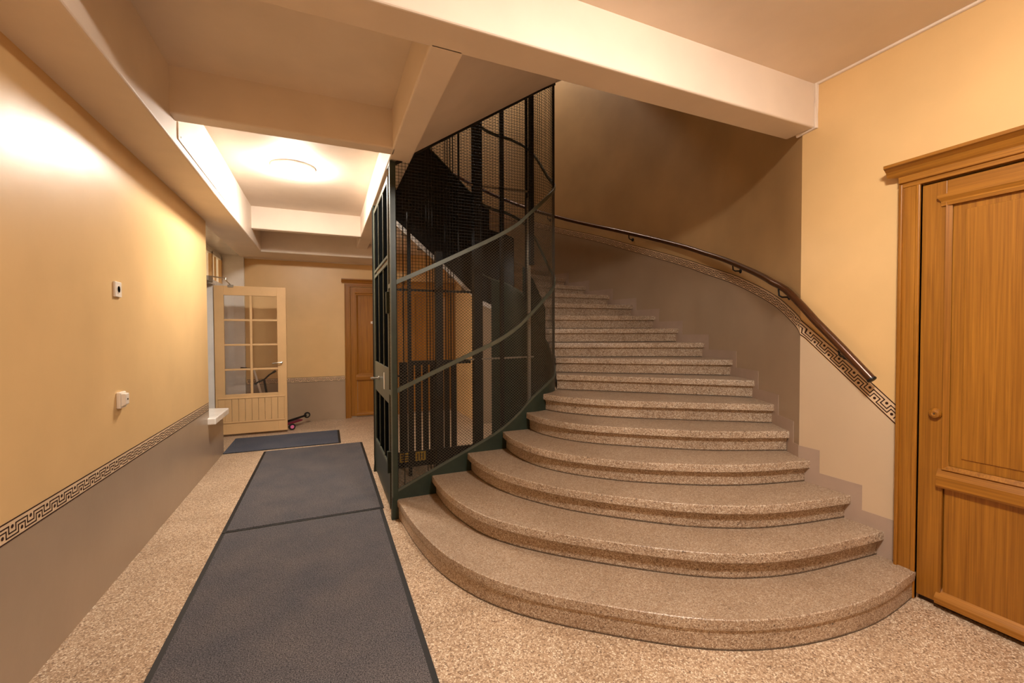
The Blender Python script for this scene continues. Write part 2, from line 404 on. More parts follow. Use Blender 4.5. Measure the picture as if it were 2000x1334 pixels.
# upper & lower paint areas follow the slope of the border
zb_at = lambda y: interp(BAND_TOP, y-1.965)-.11
MB().prism([(RX,1.30,zb_at(1.30)),(RX,ye,zb_at(ye)),(RX,ye,ZC+.3),(RX,1.30,ZC+.3)], (.06,0,0)).build('upper_paint_wall', M['wall'], wr_)
MB().prism([(RX,1.30,0),(RX,ye,0),(RX,ye,zb_at(ye)),(RX,1.30,zb_at(1.30))], (.06,0,0)).build('dado', M['dado_stair'], wr_)
# ------------------------------------------------------------------ stairwell wall (curved)
def wall_strip(name, s0, s1, zlo, zhi, mat, parent=None, th=.08, n=90):
    rows = []
    for i in range(n+1):
        s = s0+(s1-s0)*i/n; p, nn, T = wall_at(max(s, 0)); q = p-nn*th
        a, b = zlo(s), zhi(s)
        rows.append([(p.x,p.y,a),(p.x,p.y,b),(q.x,q.y,b),(q.x,q.y,a)])
    mb = MB(); mb.loft(rows, 0, True, True, True); return mb.build(name, mat, parent)
ZUP = 6.6
def kn(s):                                   # step number (fractional) along the wall
    return interp([(SK[k], k) for k in SK], s)
zband = lambda s: interp(BAND_TOP, s)-.085*1.08
def wlo(s): return 0 if s < S_FULL else kn(s)*R_-.36
ws = wall_strip('wall_stairwell', 0, S_END, zband, lambda s: ZUP, M['stairwall']); tag(ws, 'curved stairwell wall in tan paint darkened for shade behind the stairs', 'wall', kind='structure')
wall_strip('dado', 0, S_END, wlo, zband, M['dado'], ws)
SB = [-.56, -.4, -.2, -.03] + [.04+i*.06 for i in range(100) if .04+i*.06 < 5.9]
Pb = []
for s in SB:
    p, n, T = wall_at(s)
    if -.1 < s < .1: n = (n+Vector((-.85,.5))).normalized()
    Pb.append((Vector((p.x, p.y, interp(BAND_TOP, s)-.085*(1.27 if s < 0 else 1.08))), Vector((n.x, n.y, 0))))
band('meander_border', [q for s, q in zip(SB, Pb) if s < 0] + [(Vector((RX, 1.965, interp(BAND_TOP, 0)-.112)), Vector((-1,0,0)), Vector((0,0,1.3)))], wr_)
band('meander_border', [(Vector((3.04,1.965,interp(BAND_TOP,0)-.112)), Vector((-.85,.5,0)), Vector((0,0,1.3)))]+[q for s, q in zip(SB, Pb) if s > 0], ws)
# end wall of the well and partition to the back wall
B(2.30, 2.42, 6.72, 8.12, 0, 2.95).build('partition', M['wall'], wb)
B(.5, 3.9, 6.75, 8.2, 2.95, 3.1).build('rear_ceiling', M['ceil'], wb)
wn = two_tone(LX-.4, RX+.3, NY-.15, NY, 'wall_near', 'plain peach wall behind the viewer')
# ------------------------------------------------------------------ ceiling and beams
ce = B(LX-.4, RX+.3, NY-.1, 2.0, ZC, ZC+.2).build('ceiling', M['ceil']); tag(ce, 'pale plaster ceiling divided by square beams', 'ceiling', kind='structure')
B(LX-.4, .56, 2.0, 8.2, ZC, ZC+.2).build('ceiling_field', M['ceil'], ce)
bl = B(LX-.05, -.875, NY, 8.2, ZL, ZC+.05).build('beam', M['ceil'], ce, .012, 3)
B(-.9, RX, 1.88, 2.08, ZB, ZC+.25).build('beam', M['ceil'], ce, .012, 3)
MB().box(-.9, RX-.001, 1.88, 2.08, ZC+.2, 3.6).build('beam_upstand', M['ceil'], ce)
B(.47, .64, 2.05, 8.2, ZB, ZC+.25).build('beam', M['ceil'], ce, .012, 3)
B(-.9, .5, 3.32, 3.445, ZB, ZC+.05).build('beam', M['ceil'], ce, .012, 3)
B(-.9, .5, 6.53, 6.65, ZB, ZC+.05).build('beam', M['ceil'], ce, .012, 3)
B(-.9, 1.0, 7.42, 8.2, ZL+.0, ZC+.05).build('beam', M['ceil'], ce, .012, 3)
B(LX, .95, 8.06, 8.2, ZL-.015, ZL+.03).build('cornice', M['ceil'], ce, .006)
# small plaster roll where the cross beam meets the right wall
MB().tube([(RX-.004,1.872,ZC),(RX-.004,1.872,ZB-.004),(RX-.004,2.0,ZB-.006)], .014, 8).build('plaster_roll', M['ceil'], ce)
MB().tube([(RX-.004,NY,ZC-.002),(RX-.004,1.875,ZC-.002)], .012, 8).build('plaster_roll', M['ceil'], ce)
# access panel on the long beam
ap = B(-.876, -.868, 3.47, 4.9, ZL+.05, ZC-.02).build('access_panel', M['ceil'], ce, .002)
for y, z in ((3.52,2.80),(3.9,2.79),(4.3,2.79),(3.75,3.1),(4.8,2.79)):
    MB().lathe((-.868,y,z), (1,0,0), [(.006,0),(.006,.002),(.003,.003)], 8).build('screw', M['greysteel'], ap)
# unseen upper stair storey, its ceiling added to control the light
B(-1.4, 4.4, 1.9, 7.2, ZUP, ZUP+.1).build('unseen_ceiling_upstairs', M['ceil'], ce)
B(-1.4, .3, 2.0, 7.2, 3.37, 3.42).build('upper_landing', M['terr_step'], ce)
B(-1.45, -1.3, 1.9, 7.2, 3.4, ZUP).build('upper_wall', M['wall'], ce)
B(-1.4, 3.5, 1.86, 1.96, 3.6, ZUP).build('upper_wall', M['wall'], ce)
# ------------------------------------------------------------------ lamps
def lamp(loc, r, mat, label, par_mat=None):
    t = thing('ceiling_lamp', loc, label, 'lamp')
    x, y, z = loc
    MB().lathe(loc, (0,0,-1), [(r+.012,0),(r+.014,.012),(r+.004,.024),(r-.01,.024)], 24).build('rim', M['lampbase'], t)
    MB().lathe(loc, (0,0,-1), [(r,.02),(r*.97,.045),(r*.8,.075),(r*.5,.095),(.001,.102)], 20).build('dome', mat, t)
    return t
lamp((-.28,4.85,ZC), .19, M['l_corr'], 'round glowing ceiling lamp in the corridor bay')
lamp((1.25,.35,ZC), .19, M['l_hall'], 'round ceiling lamp of the front hall bay')
lamp((2.6,6.0,ZUP), .19, M['l_up'], 'round ceiling lamp high in the stairwell')

# ------------------------------------------------------------------ staircase
CURV = {
1:[(.51,3.56),(.529,3.40),(.544,3.127),(.611,2.673),(.72,2.352),(.872,2.099),(1.046,1.918),(1.236,1.754),(1.376,1.64),(1.60,1.475),(1.831,1.366),(2.072,1.298),(2.377,1.257),(2.646,1.252),(3.035,1.30)],
2:[(.80,3.56),(.797,3.40),(.803,3.168),(.844,2.909),(.936,2.611),(1.078,2.403),(1.271,2.190),(1.54,1.949),(1.736,1.79),(1.979,1.63),(2.295,1.525),(2.641,1.483),(3.04,1.458)],
3:[(1.11,3.56),(1.10,3.42),(1.108,3.27),(1.145,3.043),(1.213,2.84),(1.319,2.65),(1.466,2.435),(1.72,2.178),(1.935,1.99),(2.1,1.88),(2.334,1.765),(2.617,1.695),(3.04,1.637)],
4:[(1.44,3.56),(1.418,3.40),(1.416,3.228),(1.446,3.004),(1.517,2.822),(1.629,2.648),(1.82,2.44),(1.97,2.32),(2.312,2.106),(2.623,1.98),(3.04,1.888)],
5:[(1.672,3.56),(1.66,3.42),(1.675,3.28),(1.754,3.064),(1.866,2.896),(2.042,2.72),(2.57,2.328),(3.113,2.083)],
6:[(1.854,3.60),(1.878,3.50),(1.915,3.40),(2.011,3.244),(2.238,2.99),(2.7,2.66),(3.25,2.29)]}
NC = 34
def nosing(k):
    if k in CURV:
        P = [Vector(p) for p in smooth_nodes(CURV[k], 10)]; P = resample(P, 70)
        for it in range(8): P = [P[0]]+[(P[i-1]+2*P[i]+P[i+1])/4 for i in range(1, len(P)-1)]+[P[-1]]
        return resample(P, NC)
    a, n = peri(min(TK[k], T5)); a = a+n*(.055 if k > 7 else .02)
    b = wall_at(SK[k])[0]
    return [a.lerp(b, i/(NC-1)) for i in range(NC)]
stairs = thing('staircase', (1.8, 2.2, 0), 'curved terrazzo staircase with wide rounded bottom steps winding round the lift cage', 'staircase')
curves = {k: nosing(k) for k in range(1, 23)}
for k in range(1, 21):
    c, d = curves[k], curves[k+1]; z = k*R_; z0 = (k-1)*R_
    rows, rows2 = [], []
    for i in range(NC):
        T = (c[min(i+1, NC-1)]-c[max(i-1, 0)]).normalized(); n = Vector((-T.y, T.x))
        if n.dot(d[i]-c[i]) < 0: n = -n
        g = (d[i]-c[i]); gl = g.length; g = g/max(gl, 1e-6)
        q = d[i]+g*(min(.06, gl*.4) if k < 20 else 0)
        jit = (random.random()-.5)*.0016
        def at(off, zz): p = c[i]+n*off; return (p.x, p.y, zz)
        nz = .052
        if k == 1:
            rows.append([at(.012,z-nz-.03), at(.008,z-nz-.004), at(.002+jit,z-nz), at(jit,z-.010), at(.0015,z-.004), at(.005,z-.001), at(.010,z), (q.x,q.y,z), (q.x,q.y,z-nz-.03)])
            rows2.append([at(.010,z0), at(.010,z-nz-.02), (q.x,q.y,z-nz-.02), (q.x,q.y,z0)])
        else:
            rows.append([at(.002,z-nz), at(jit,z-nz+.002), at(jit,z-.010), at(.0015,z-.004), at(.005,z-.001), at(.010,z), (q.x,q.y,z), (q.x,q.y,z-nz)])
            rr = [at(.034,z0-.002), at(.034,z-nz-.028), at(.026,z-nz-.010), at(.018,z-nz+.002)]
            rows2.append(rr+[(q.x,q.y,z-nz+.002), (q.x,q.y,z0-.002)])
    st = MB().loft(rows, 0, True, True, True).build('step', M['terr_step'], stairs)
    MB().loft(rows2, 0, True, True, True).build('riser', M['terr_step'], st)
# soffit of the rising flight, and its pale lower edge
rows, edge = [], []
for i in range(0, 129):
    k = 8+i*.1
    t = interp([(a, TK[a]) for a in TK], k); s = interp([(a, SK[a]) for a in SK], k)
    a = peri(min(t, T5))[0]; b = wall_at(min(s, S_END))[0]; z = k*R_-.30
    if t > T5: a = Vector((CX1-CR-(t-T4), CY1))
    rows.append([(a.x,a.y,z), (b.x,b.y,z), (b.x,b.y,z+.05), (a.x,a.y,z+.05)])
MB().loft(rows, 0, True, True, True).build('soffit', M['ceil'], stairs)
rows = []
for i in range(0, 61):
    t = 3.0+(T5-3.0)*i/60; a, n = peri(t); k = interp([(TK[q], q) for q in TK], t); z = k*R_-.32
    b = a-n*.012
    rows.append([(a.x,a.y,z), (a.x,a.y,z+.055), (b.x,b.y,z+.055), (b.x,b.y,z)])
MB().loft(rows, 0, False, True, True).build('soffit_edge', M['white'], stairs)
# green sheet stringer along the cage
def sheet(name, t0, t1, zl, zh, mat, parent, off=0.0, th=.008, n=60):
    rows = []
    for i in range(n+1):
        t = t0+(t1-t0)*i/n; p, nn = peri(t); a = p+nn*off; b = p+nn*(off-th)
        rows.append([(a.x,a.y,zl(t)), (a.x,a.y,zh(t)), (b.x,b.y,zh(t)), (b.x,b.y,zl(t))])
    return MB().loft(rows, 0, True, True, True).build(name, mat, parent)
sheet('stringer', .02, 3.0, lambda t: max(0.0, zbot(t)-.55) if t < 1.0 else 0.0, zbot, M['green'], stairs, .006, .012)
sheet('stringer_back', 2.95, T5, lambda t: interp([(TK[q], q) for q in TK], t)*R_-.27, lambda t: zbot(t)+.0, M['dark'], stairs, .004, .01)
sheet('balustrade_sheet', 3.02, T5, lambda t: zbot(t)-.05, lambda t: zbot(t)+.86, M['dark'], stairs, .002, .006)
sheet('balustrade_sheet', 2.70, 3.02, lambda t: zbot(t)-.05, lambda t: zbot(t)+.6, M['dark'], stairs, .002, .006)
sheet('balustrade_sheet', 2.0, 2.55, lambda t: zbot(t)-.05, lambda t: zbot(t)+.35, M['green'], stairs, .002, .006)
# soffit of the flight above, seen over the cage
OUT = [(-.1,(.40,2.06)),(1.0,(1.6,2.06)),(1.3,(2.3,2.06)),(1.6,(3.02,2.06)),(1.7,(3.10,2.12)),(1.85,(3.44,2.7)),(2.1,(3.65,3.4)),(2.3,(3.67,4.0)),(2.5,(3.6,4.6)),(2.8,(3.5,5.2))]
rows = []
for i in range(60):
    t = .10+2.65*i/59; a, n = peri(t); z = ztop(t)
    b = Vector(interp([(q, Vector(p)) for q, p in OUT], t))
    if t < .3: b = Vector((a.x, 2.06))
    rows.append([(a.x,a.y,z), (b.x,b.y,z), (b.x,b.y,z+.16), (a.x,a.y,z+.16)])
MB().loft(rows, 0, True, True, True).build('upper_soffit', M['ceil'], stairs)
# painted stepped skirting on the walls
for k in range(1, 17):
    s0, s1 = SK[k]-.06, SK[k+1]-.06
    if s0 < 0 < s1: segs = [(s0, -.001, True), (.004, s1, False)]
    else: segs = [(s0, s1, s1 < 0)]
    for a, b, flat in segs:
        rows = []; n = 1 if flat else 6
        if a < -.56: a = -.56
        for i in range(n+1):
            s = a+(b-a)*i/n; p, nn, T = wall_at(s); q = p+nn*.0025
            zl, zh = (k-1)*R_, k*R_+.085
            rows.append([(p.x,p.y,zl), (q.x,q.y,zl), (q.x,q.y,zh), (p.x,p.y,zh)])
        MB().loft(rows, 0, False, True, True).build('stair_skirting', M['lilac'], wr_ if flat else ws)

# ------------------------------------------------------------------ handrail
hr = thing('handrail', (RX-.07, 1.5, .9), 'brown round handrail on brackets following the curved stair wall', 'handrail')
pts = []
for i in range(120):
    s = -.47+(5.95+.47)*i/119; p, n, T = wall_at(s)
    if -.12 < s < .25:                        # ease over the crease of the wall
        k = (s+.12)/.37; p0, n0, _ = wall_at(-.12); p1, n1, _ = wall_at(.25)
        p = (p0+n0*.075).lerp(p1+n1*.075, k)
    else: p = p+n*.075
    pts.append((p.x, p.y, interp(RAIL_Z, s)))
MB().tube(pts, .0245, 14).build('rail', M['rail'], hr)
d = (Vector(pts[0])-Vector(pts[1])).normalized()
MB().lathe(Vector(pts[0]), d, [(.0262,-.004),(.0262,.004),(.023,.007),(.012,.008)], 16).build('end_cap', M['dark'], hr)
for s in (-.29, .16, .98, 2.66, 4.2):
    p, n, T = wall_at(s); z = interp(RAIL_Z, s)
    w0 = Vector((p.x, p.y, z-.075)); N3 = Vector((n.x, n.y, 0)); c = w0+N3*.075
    mb = MB().tube([w0, w0+N3*.05, w0+N3*.07+Vector((0,0,.012)), c+Vector((0,0,.06))], .0065, 8)
    mb.lathe(w0, N3, [(.022,0),(.022,.004),(.012,.010)], 12)
    mb.build('bracket', M['dark'], hr)

# ------------------------------------------------------------------ lift cage
cage = thing('lift_cage', (1.3, 4.3, 0), 'dark green wire mesh lift cage rising inside the winding stairs', 'lift cage')
def rail_strip(name, t0, t1, zf, w, th, mat, n=70):
    rows = []
    for i in range(n+1):
        t = t0+(t1-t0)*i/n; p, nn = peri(t); a = p+nn*th; b = p-nn*.004
        z = zf(t); rows.append([(a.x,a.y,z-w/2), (a.x,a.y,z+w/2), (b.x,b.y,z+w/2), (b.x,b.y,z-w/2)])
    return MB().loft(rows, 0, True, True, True).build(name, mat, cage)
rail_strip('sloping_rail', 0, T5, lambda t: zbot(t)+.006, .020, .012, M['greenlt'])
rail_strip('sloping_rail', 0, T5, zr2, .036, .012, M['greenlt'])
rail_strip('sloping_rail', 0, T5, zr1, .036, .012, M['greenlt'])
rail_strip('top_rail', 0, 2.75, lambda t: ztop(t)-.005, .03, .014, M['dark'])
# corner post with its flared foot, plus slim uprights
MB().box(.478, .522, 3.528, 3.572, 0, 2.86).build('corner_post', M['green'], cage, .004)
MB().loft([[(.468,3.522,0),(.53,3.522,0),(.53,3.578,0),(.468,3.578,0)],[(.476,3.528,.14),(.524,3.528,.14),(.524,3.572,.14),(.476,3.572,.14)]], 0, False, True, True).build('post_foot', M['green'], cage)
MB().box(.474, .482, 3.522, 3.556, .18, 2.86).build('post_edge_strip', M['greenlt'], cage)
MB().box(.478, .50, 3.528, 3.70, 2.845, 2.865).build('head_bar', M['greenlt'], cage)
for t in (1.70, 2.45, 3.2, 4.38):
    p, nn = peri(t); mb = MB(); e = Vector((nn.y, -nn.x))
    q = [p-nn*.02-e*.014, p+nn*.004-e*.014, p+nn*.004+e*.014, p-nn*.02+e*.014]
    mb.prism([(v.x,v.y,(zbot(t) if t < 3 else 0)) for v in q], (0,0,ztop(t)-(zbot(t) if t < 3 else 0))).build('upright', M['dark'], cage)
def wires(name, t0, t1, zl, zh, fams, mat, r=.0015, parent=None):
    """fams: list of (slope, spacing); slope None = vertical wires"""
    mb = MB(); dt = .03; n = int((t1-t0)/dt)
    ts = [t0+(t1-t0)*i/n for i in range(n+1)]
    zmin = min(zl(t) for t in ts); zmax = max(zh(t) for t in ts)
    def P(t, z):
        p, nn = peri(t); return Vector((p.x, p.y, z))
    def strand(pl):
        pts = [P(*q) for q in pl]
        mb.tube(pts, r, 4, 0, False, False)
    for slope, sp in fams:
        if slope is None:
            t = t0+sp/2
            while t < t1:
                strand([(t, zl(t)), (t, zh(t))]); t += sp
            continue
        c = zmin-abs(slope)*(t1-t0)-sp; cend = zmax+abs(slope)*(t1-t0)+sp
        while c < cend:
            run = []
            prev = None
            for t in ts:
                z = slope*(t-t0)+c; lo, hi = zl(t), zh(t); ins = lo <= z <= hi
                if prev is not None and ins != prev[3]:
                    tp, pi = prev[0], prev[3]
                    a, b = tp, t
                    for _ in range(7):
                        mid = (a+b)/2; zm = slope*(mid-t0)+c
                        if (zl(mid) <= zm <= zh(mid)) == pi: a = mid
                        else: b = mid
                    run.append((a, slope*(a-t0)+c))
                    if pi:
                        if len(run) > 1: emit_run(run, strand)
                        run = []
                if ins: run.append((t, z))
                prev = (t, z, None, ins, lo, hi)
            if len(run) > 1: emit_run(run, strand)
            c += sp
    return mb.build(name, mat, parent or cage, kind='stuff')
def emit_run(run, strand):
    out = [run[0]]
    for i in range(1, len(run)-1):
        t = run[i][0]
        if T1-.03 < t < T2+.03 or T3-.03 < t < T4+.03: out.append(run[i])
    out.append(run[-1]); strand(out)
wires('wire_mesh', .02, 2.75, zbot, zr1, [(.82, .0245), (-.82, .0245)], M['wire'], .0015)
wires('wire_grid', .02, 2.75, zr1, lambda t: ztop(t), [(0, .026), (None, .026)], M['dark'], .0016)
wires('rear_wire_grid', 2.75, T5-.02, lambda t: zbot(t)+.84, lambda t: zbot(t)+2.6, [(.6, .034), (-.6, .034)], M['dark'], .0016)
# short mesh bay between door and corner post
mb = MB()
for i in range(110):
    z = .05+i*.0256; mb.tube([(.487,3.55,z), (.487,3.69,z+.0)], .0016, 4, 0, False, False)
for i in range(6): mb.tube([(.487,3.565+i*.024,.03), (.487,3.565+i*.024,2.85)], .0016, 4, 0, False, False)
mb.build('side_wire_grid', M['wire'], cage, kind='stuff')
for z in (1.01, 1.88): MB().box(.476, .49, 3.53, 3.70, z-.017, z+.017).build('side_bar', M['greenlt'], cage)
# landing door of the lift, facing the corridor
X = .49
dr = MB().box(X-.010, X+.008, 3.70, 3.745, 0.02, 2.80).box(X-.008, X+.008, 4.79, 4.835, 0.02, 2.80).box(X-.008, X+.008, 3.745, 4.79, 2.755, 2.80).build('landing_door', M['greenlt'], cage, .002)
B(X-.006, X+.006, 3.745, 4.79, .02, .36).build('kick_plate', M['green'], dr, .002)
B(X-.009, X+.006, 3.745, 4.79, .345, .375).build('cross_rail', M['greenlt'], dr, .002)
B(X-.007, X+.006, 3.745, 4.79, .90, 1.20).build('lock_plate', M['greenlt'], dr, .002)
B(X-.009, X+.006, 3.745, 4.79, 2.075, 2.105).build('cross_rail', M['greenlt'], dr, .002)
B(X-.009, X+.006, 3.745, 4.79, 2.13, 2.155).build('cross_rail', M['greenlt'], dr, .002)
for y in (4.08, 4.44):
    for z0, z1 in ((.37,.90), (1.20,2.08), (2.15,2.76)): B(X-.006, X+.004, y-.012, y+.012, z0, z1).build('glazing_bar', M['greenlt'], dr, .002)
for z0, z1 in ((.37,.90), (1.20,2.08), (2.15,2.76)): B(X+.004, X+.007, 3.74, 4.795, z0, z1).build('dark_pane', M['slot'], dr)
B(X-.011, X-.007, 4.02, 4.06, .99, 1.14).build('notice_plate', M['plastic'], dr)
hb = MB().lathe((X-.012,4.42,1.055), (-1,0,0), [(.02,0),(.02,.008),(.009,.012),(.009,.045),(.013,.05),(.013,.07),(.004,.074)], 14)
hb.tube([(X-.07,4.42,1.055),(X-.075,4.50,1.05),(X-.075,4.55,1.045)], .008, 8).build('handle', M['steel'], dr)
for z in (.42, 1.75): B(X-.03, X+.0, 3.68, 3.72, z-.09, z+.09).build('hinge', M['green'], dr, .003)
MB().loft([[(.46,4.84,0),(.50,4.84,0),(.50,4.88,0),(.46,4.88,0)],[(.475,4.84,.16),(.50,4.84,.16),(.50,4.87,.16),(.475,4.87,.16)]],0,False,True,True).build('post_foot', M['green'], cage)
B(.478, .51, 4.835, 4.88, 0, 2.86).build('corner_post', M['green'], cage, .003)
# shaft equipment behind the mesh
def vbar(x, y, w, z0, z1, mat='dark', name='guide_post', d=None):
    d = d or w; B(x-w/2, x+w/2, y-d/2, y+d/2, z0, z1).build(name, M[mat], cage, .002)
vbar(1.53, 4.50, .095, 0, 4.6)               # counterweight column
vbar(1.10, 4.50, .075, 0, 2.35)
vbar(1.76, 4.35, .038, 0, 4.6)
vbar(1.97, 4.05, .046, 2.2, 4.8)
vbar(1.955, 4.08, .032, .5, 2.9, 'greysteel', 'steel_channel')
vbar(.80, 4.55, .035, 0, 2.75)
vbar(1.64, 4.7, .02, 0, 4.6)
vbar(1.36, 4.62, .02, 2.3, 4.6)
def hbar(p, q, h, mat, name='cross_bar'):
    MB().tube([p, q], h, 4, 0, True, False, .5).build(name, M[mat], cage)
hbar((.80,4.55,1.185), (1.46,4.55,1.185), .03, 'dark'); hbar((1.42,4.5,1.205), (2.12,4.3,1.23), .012, 'greysteel')
hbar((.60,4.6,1.95), (1.60,4.6,1.95), .016, 'dark'); hbar((1.42,4.5,3.10), (2.13,4.4,3.08), .012, 'greysteel'); hbar((.55,4.62,1.05), (.80,4.56,1.05), .012, 'dark')
for i in range(8):
    x = .79+i*.083; vbar(x, 4.9, .066 if i != 0 else .09, .16, 1.17, 'dark', 'guard_slat', .012)
B(.56, 1.75, 4.84, 4.88, .0, .17).build('pit_board', M['dark'], cage)
for x0, x1, nl in ((.735,.865,3), (.905,1.02,0)):
    pl = B(x0, x1, 4.83, 4.838, .065, .165).build('warning_plate', M['yellow'], cage)
    if nl:
        for j in range(3):
            B(x0+.012, x1-.02-.015*(j % 2), 4.828, 4.831, .082+j*.027, .094+j*.027).build('warning_lettering', M['hole'], pl)
    else:
        for j in range(3): B(x0+.02+j*.03, x0+.032+j*.03, 4.828, 4.831, .075, .15).build('warning_lettering', M['hole'], pl)
for x, y in ((.62,4.2),(.70,4.3),(.92,4.25),(.95,4.25),(.98,4.25),(1.20,4.6),(1.23,4.6),(1.26,4.6),(1.29,4.6),(1.40,4.0),(1.62,4.0)):
    MB().tube([(x,y,0),(x,y,4.6)], .005, 6).build('cable', M['dark'], cage)

# ------------------------------------------------------------------ oak doors
def oak_door(name, label, o, ex, en, width, height, panel_split, along, mirror_w=None, full=True):
    """o: floor corner, ex: direction along the wall, en: outward into the room"""
    ex = Vector(ex); en = Vector(en); o = Vector(o)
    t = thing(name, o, label, 'door', kind='structure')
    MA = M['woodY'] if abs(ex.y) > .5 else M['woodX']
    def bx(mb, a0, a1, z0, z1, d0, d1):
        p = [o+ex*a0+en*d0, o+ex*a1+en*d0, o+ex*a1+en*d1, o+ex*a0+en*d1]
        return mb.prism([(q.x,q.y,z0) for q in p], (0,0,z1-z0))
    cw = .095
    for a0 in (-cw, width):
        mb = MB(); out = a0 if a0 < 0 else a0
        bx(mb, a0, a0+cw, 0, height+.02, 0, .028)
        cs = bx(MB(), a0, a0+cw, 0, height+.02, 0, .026).build('casing', M['woodZ'], t, .003)
        o1 = a0 if a0 < 0 else a0+cw-.018
        i1 = a0+cw-.02 if a0 < 0 else a0
        bx(MB(), o1, o1+.018, 0, height+.02, 0, .040).build('casing_bead', M['woodZ'], cs, .005)
        bx(MB(), i1, i1+.020, 0, height, 0, .034).build('casing_bead', M['woodZ'], cs, .005)
    # head with cornice: swept profile (depth, height)
    prof = [(0,0),(.030,0),(.030,.022),(.040,.026),(.040,.06),(.050,.070),(.062,.098),(.080,.112),(.090,.118),(.090,.135),(0,.145)]
    e = .05
    p0 = [o+ex*(-cw-(e if dd > .045 else 0))+en*dd+Vector((0,0,height+hh)) for dd, hh in prof]
    p1 = [o+ex*(width+cw+(e if dd > .045 else 0))+en*dd+Vector((0,0,height+hh)) for dd, hh in prof]
    MB().loft([p0, p1], 0, False, True, True).build('cornice', MA, t)
    # leaf: stiles, rails, panels
    st = .105; z1 = .66; z2 = .74; top = height-.11
    leaf = bx(MB(), .001, width-.001, .03, height-.006, -.035, -.012).build('leaf', M['woodZ'], t)
    for a0, a1 in ((.0015, st), (width-st, width-.0015)): bx(MB(), a0, a1, .03, height-.012, -.012, .012).build('stile', M['woodZ'], leaf, .003)
    bx(MB(), st, width-st, top, height-.012, -.012, .012).build('top_rail', MA, leaf, .003)
    bx(MB(), st, width-st, .03, .07, -.012, .012).build('bottom_rail', MA, leaf, .003)
    # panel mouldings (sloped frames)
    def frame(z0, z1, w_, d0, d1, nm):
        mb = MB()
        A = [(st,z0),(width-st,z0),(width-st,z1),(st,z1)]; Bq = [(st+w_,z0+w_),(width-st-w_,z0+w_),(width-st-w_,z1-w_),(st+w_,z1-w_)]
        pt = lambda a, z, d: tuple(o+ex*a+en*d+Vector((0,0,z)))
        for i in range(4):
            j = (i+1) % 4
            mb.quad(pt(*A[i],d0), pt(*A[j],d0), pt(*Bq[j],d1), pt(*Bq[i],d1))
            mb.quad(pt(*A[i],-.013), pt(*A[j],-.013), pt(*A[j],d0), pt(*A[i],d0))
        mb.build(nm, M['woodZ'], leaf)
    frame(z2+.02, top, .022, .022, .008, 'moulding'); 
    bx(MB(), st+.022, width-st-.022, z2+.042, top-.022, -.014, .001).build('upper_panel', M['woodZ'], leaf)
    frame2 = bx(MB(), st+.07, width-st-.07, z2+.09, top-.07, -.012, .006).build('panel_field', M['woodZ'], leaf, .004)
    bx(MB(), st+.006, width-st-.006, .085, z1, -.014, .002).build('lower_panel', M['woodZ'], leaf)
    # projecting shelf moulding and bottom moulding
    pr = [(-.012,z1),(.028,z1),(.034,z1+.012),(.034,z1+.062),(.026,z1+.076),(-.012,z1+.14)]
    q0 = [o+ex*(st-.018)+en*dd+Vector((0,0,hh)) for dd, hh in pr]; q1 = [o+ex*(width-st+.018)+en*dd+Vector((0,0,hh)) for dd, hh in pr]
    MB().loft([q0, q1], 0, False, True, True).build('lock_rail', MA, leaf)
    pr = [(-.012,.03),(.030,.03),(.032,.06),(.024,.072),(-.012,.11)]
    q0 = [o+ex*(st-.018)+en*dd+Vector((0,0,hh)) for dd, hh in pr]; q1 = [o+ex*(width-st+.018)+en*dd+Vector((0,0,hh)) for dd, hh in pr]
    MB().loft([q0, q1], 0, False, True, True).build('weather_moulding', MA, leaf)
    pr = [(-.0,top-.035),(.020,top-.035),(.022,top-.012),(.034,top+.008),(.034,top+.024),(-.0,top+.03)]
    q0 = [o+ex*(st-.02-(.012 if dd > .03 else 0))+en*dd+Vector((0,0,hh)) for dd, hh in pr]; q1 = [o+ex*(width-st+.02+(.012 if dd > .03 else 0))+en*dd+Vector((0,0,hh)) for dd, hh in pr]
    MB().loft([q0, q1], 0, False, True, True).build('panel_cornice', MA, leaf)
    bx(MB(), 0, width, 0, .028, -.06, -.02).build('threshold', M['joint'], t)
    return t, leaf
# right-hand door: leaf from y=1.30 towards the viewer
d1, leaf1 = oak_door('door_1', 'large oak panelled door with cornice on the right wall beside the bottom step', (RX,1.30,0), (0,-1,0), (-1,0,0), 1.0, 2.31, None, 'Y')
MB().lathe((RX-.012,1.225,1.055), (-1,0,0), [(.026,0),(.028,.004),(.027,.012),(.022,.020),(.012,.024),(.004,.021),(.001,.020)], 20).build('turned_knob', M['woodZ'], leaf1)
MB().lathe((RX-.033,1.225,1.055), (-1,0,0), [(.004,0),(.004,.003)], 8).build('knob_hole', M['hole'], leaf1)
for a, b in ((RX+.06, RX+.10),): B(a, b, .25, 1.35, 0, 2.4).build('door_backing', M['woodZ'], d1)
# far door on the back wall
d2, leaf2 = oak_door('door_2', 'oak panelled door on the far wall behind the lift door', (.40,BY,0), (1,0,0), (0,-1,0), .80, 2.31, None, 'X')
npl = B(.74, .90, BY-.016, BY-.010, 1.665, 1.705).build('name_plate', M['plastic'], leaf2)
B(.765, .87, BY-.018, BY-.0155, 1.680, 1.690).build('name_lettering', M['hole'], npl)
MB().lathe((.865,BY-.01,1.45), (0,-1,0), [(.018,0),(.018,.01),(.010,.016)], 12).build('bell_button', M['plastic'], leaf2)
# second door further right, behind the cage
d4, leaf4 = oak_door('door_4', 'oak panelled door on the far wall seen through the wire mesh of the lift cage', (1.42,BY,0), (1,0,0), (0,-1,0), .78, 2.31, None, 'X')

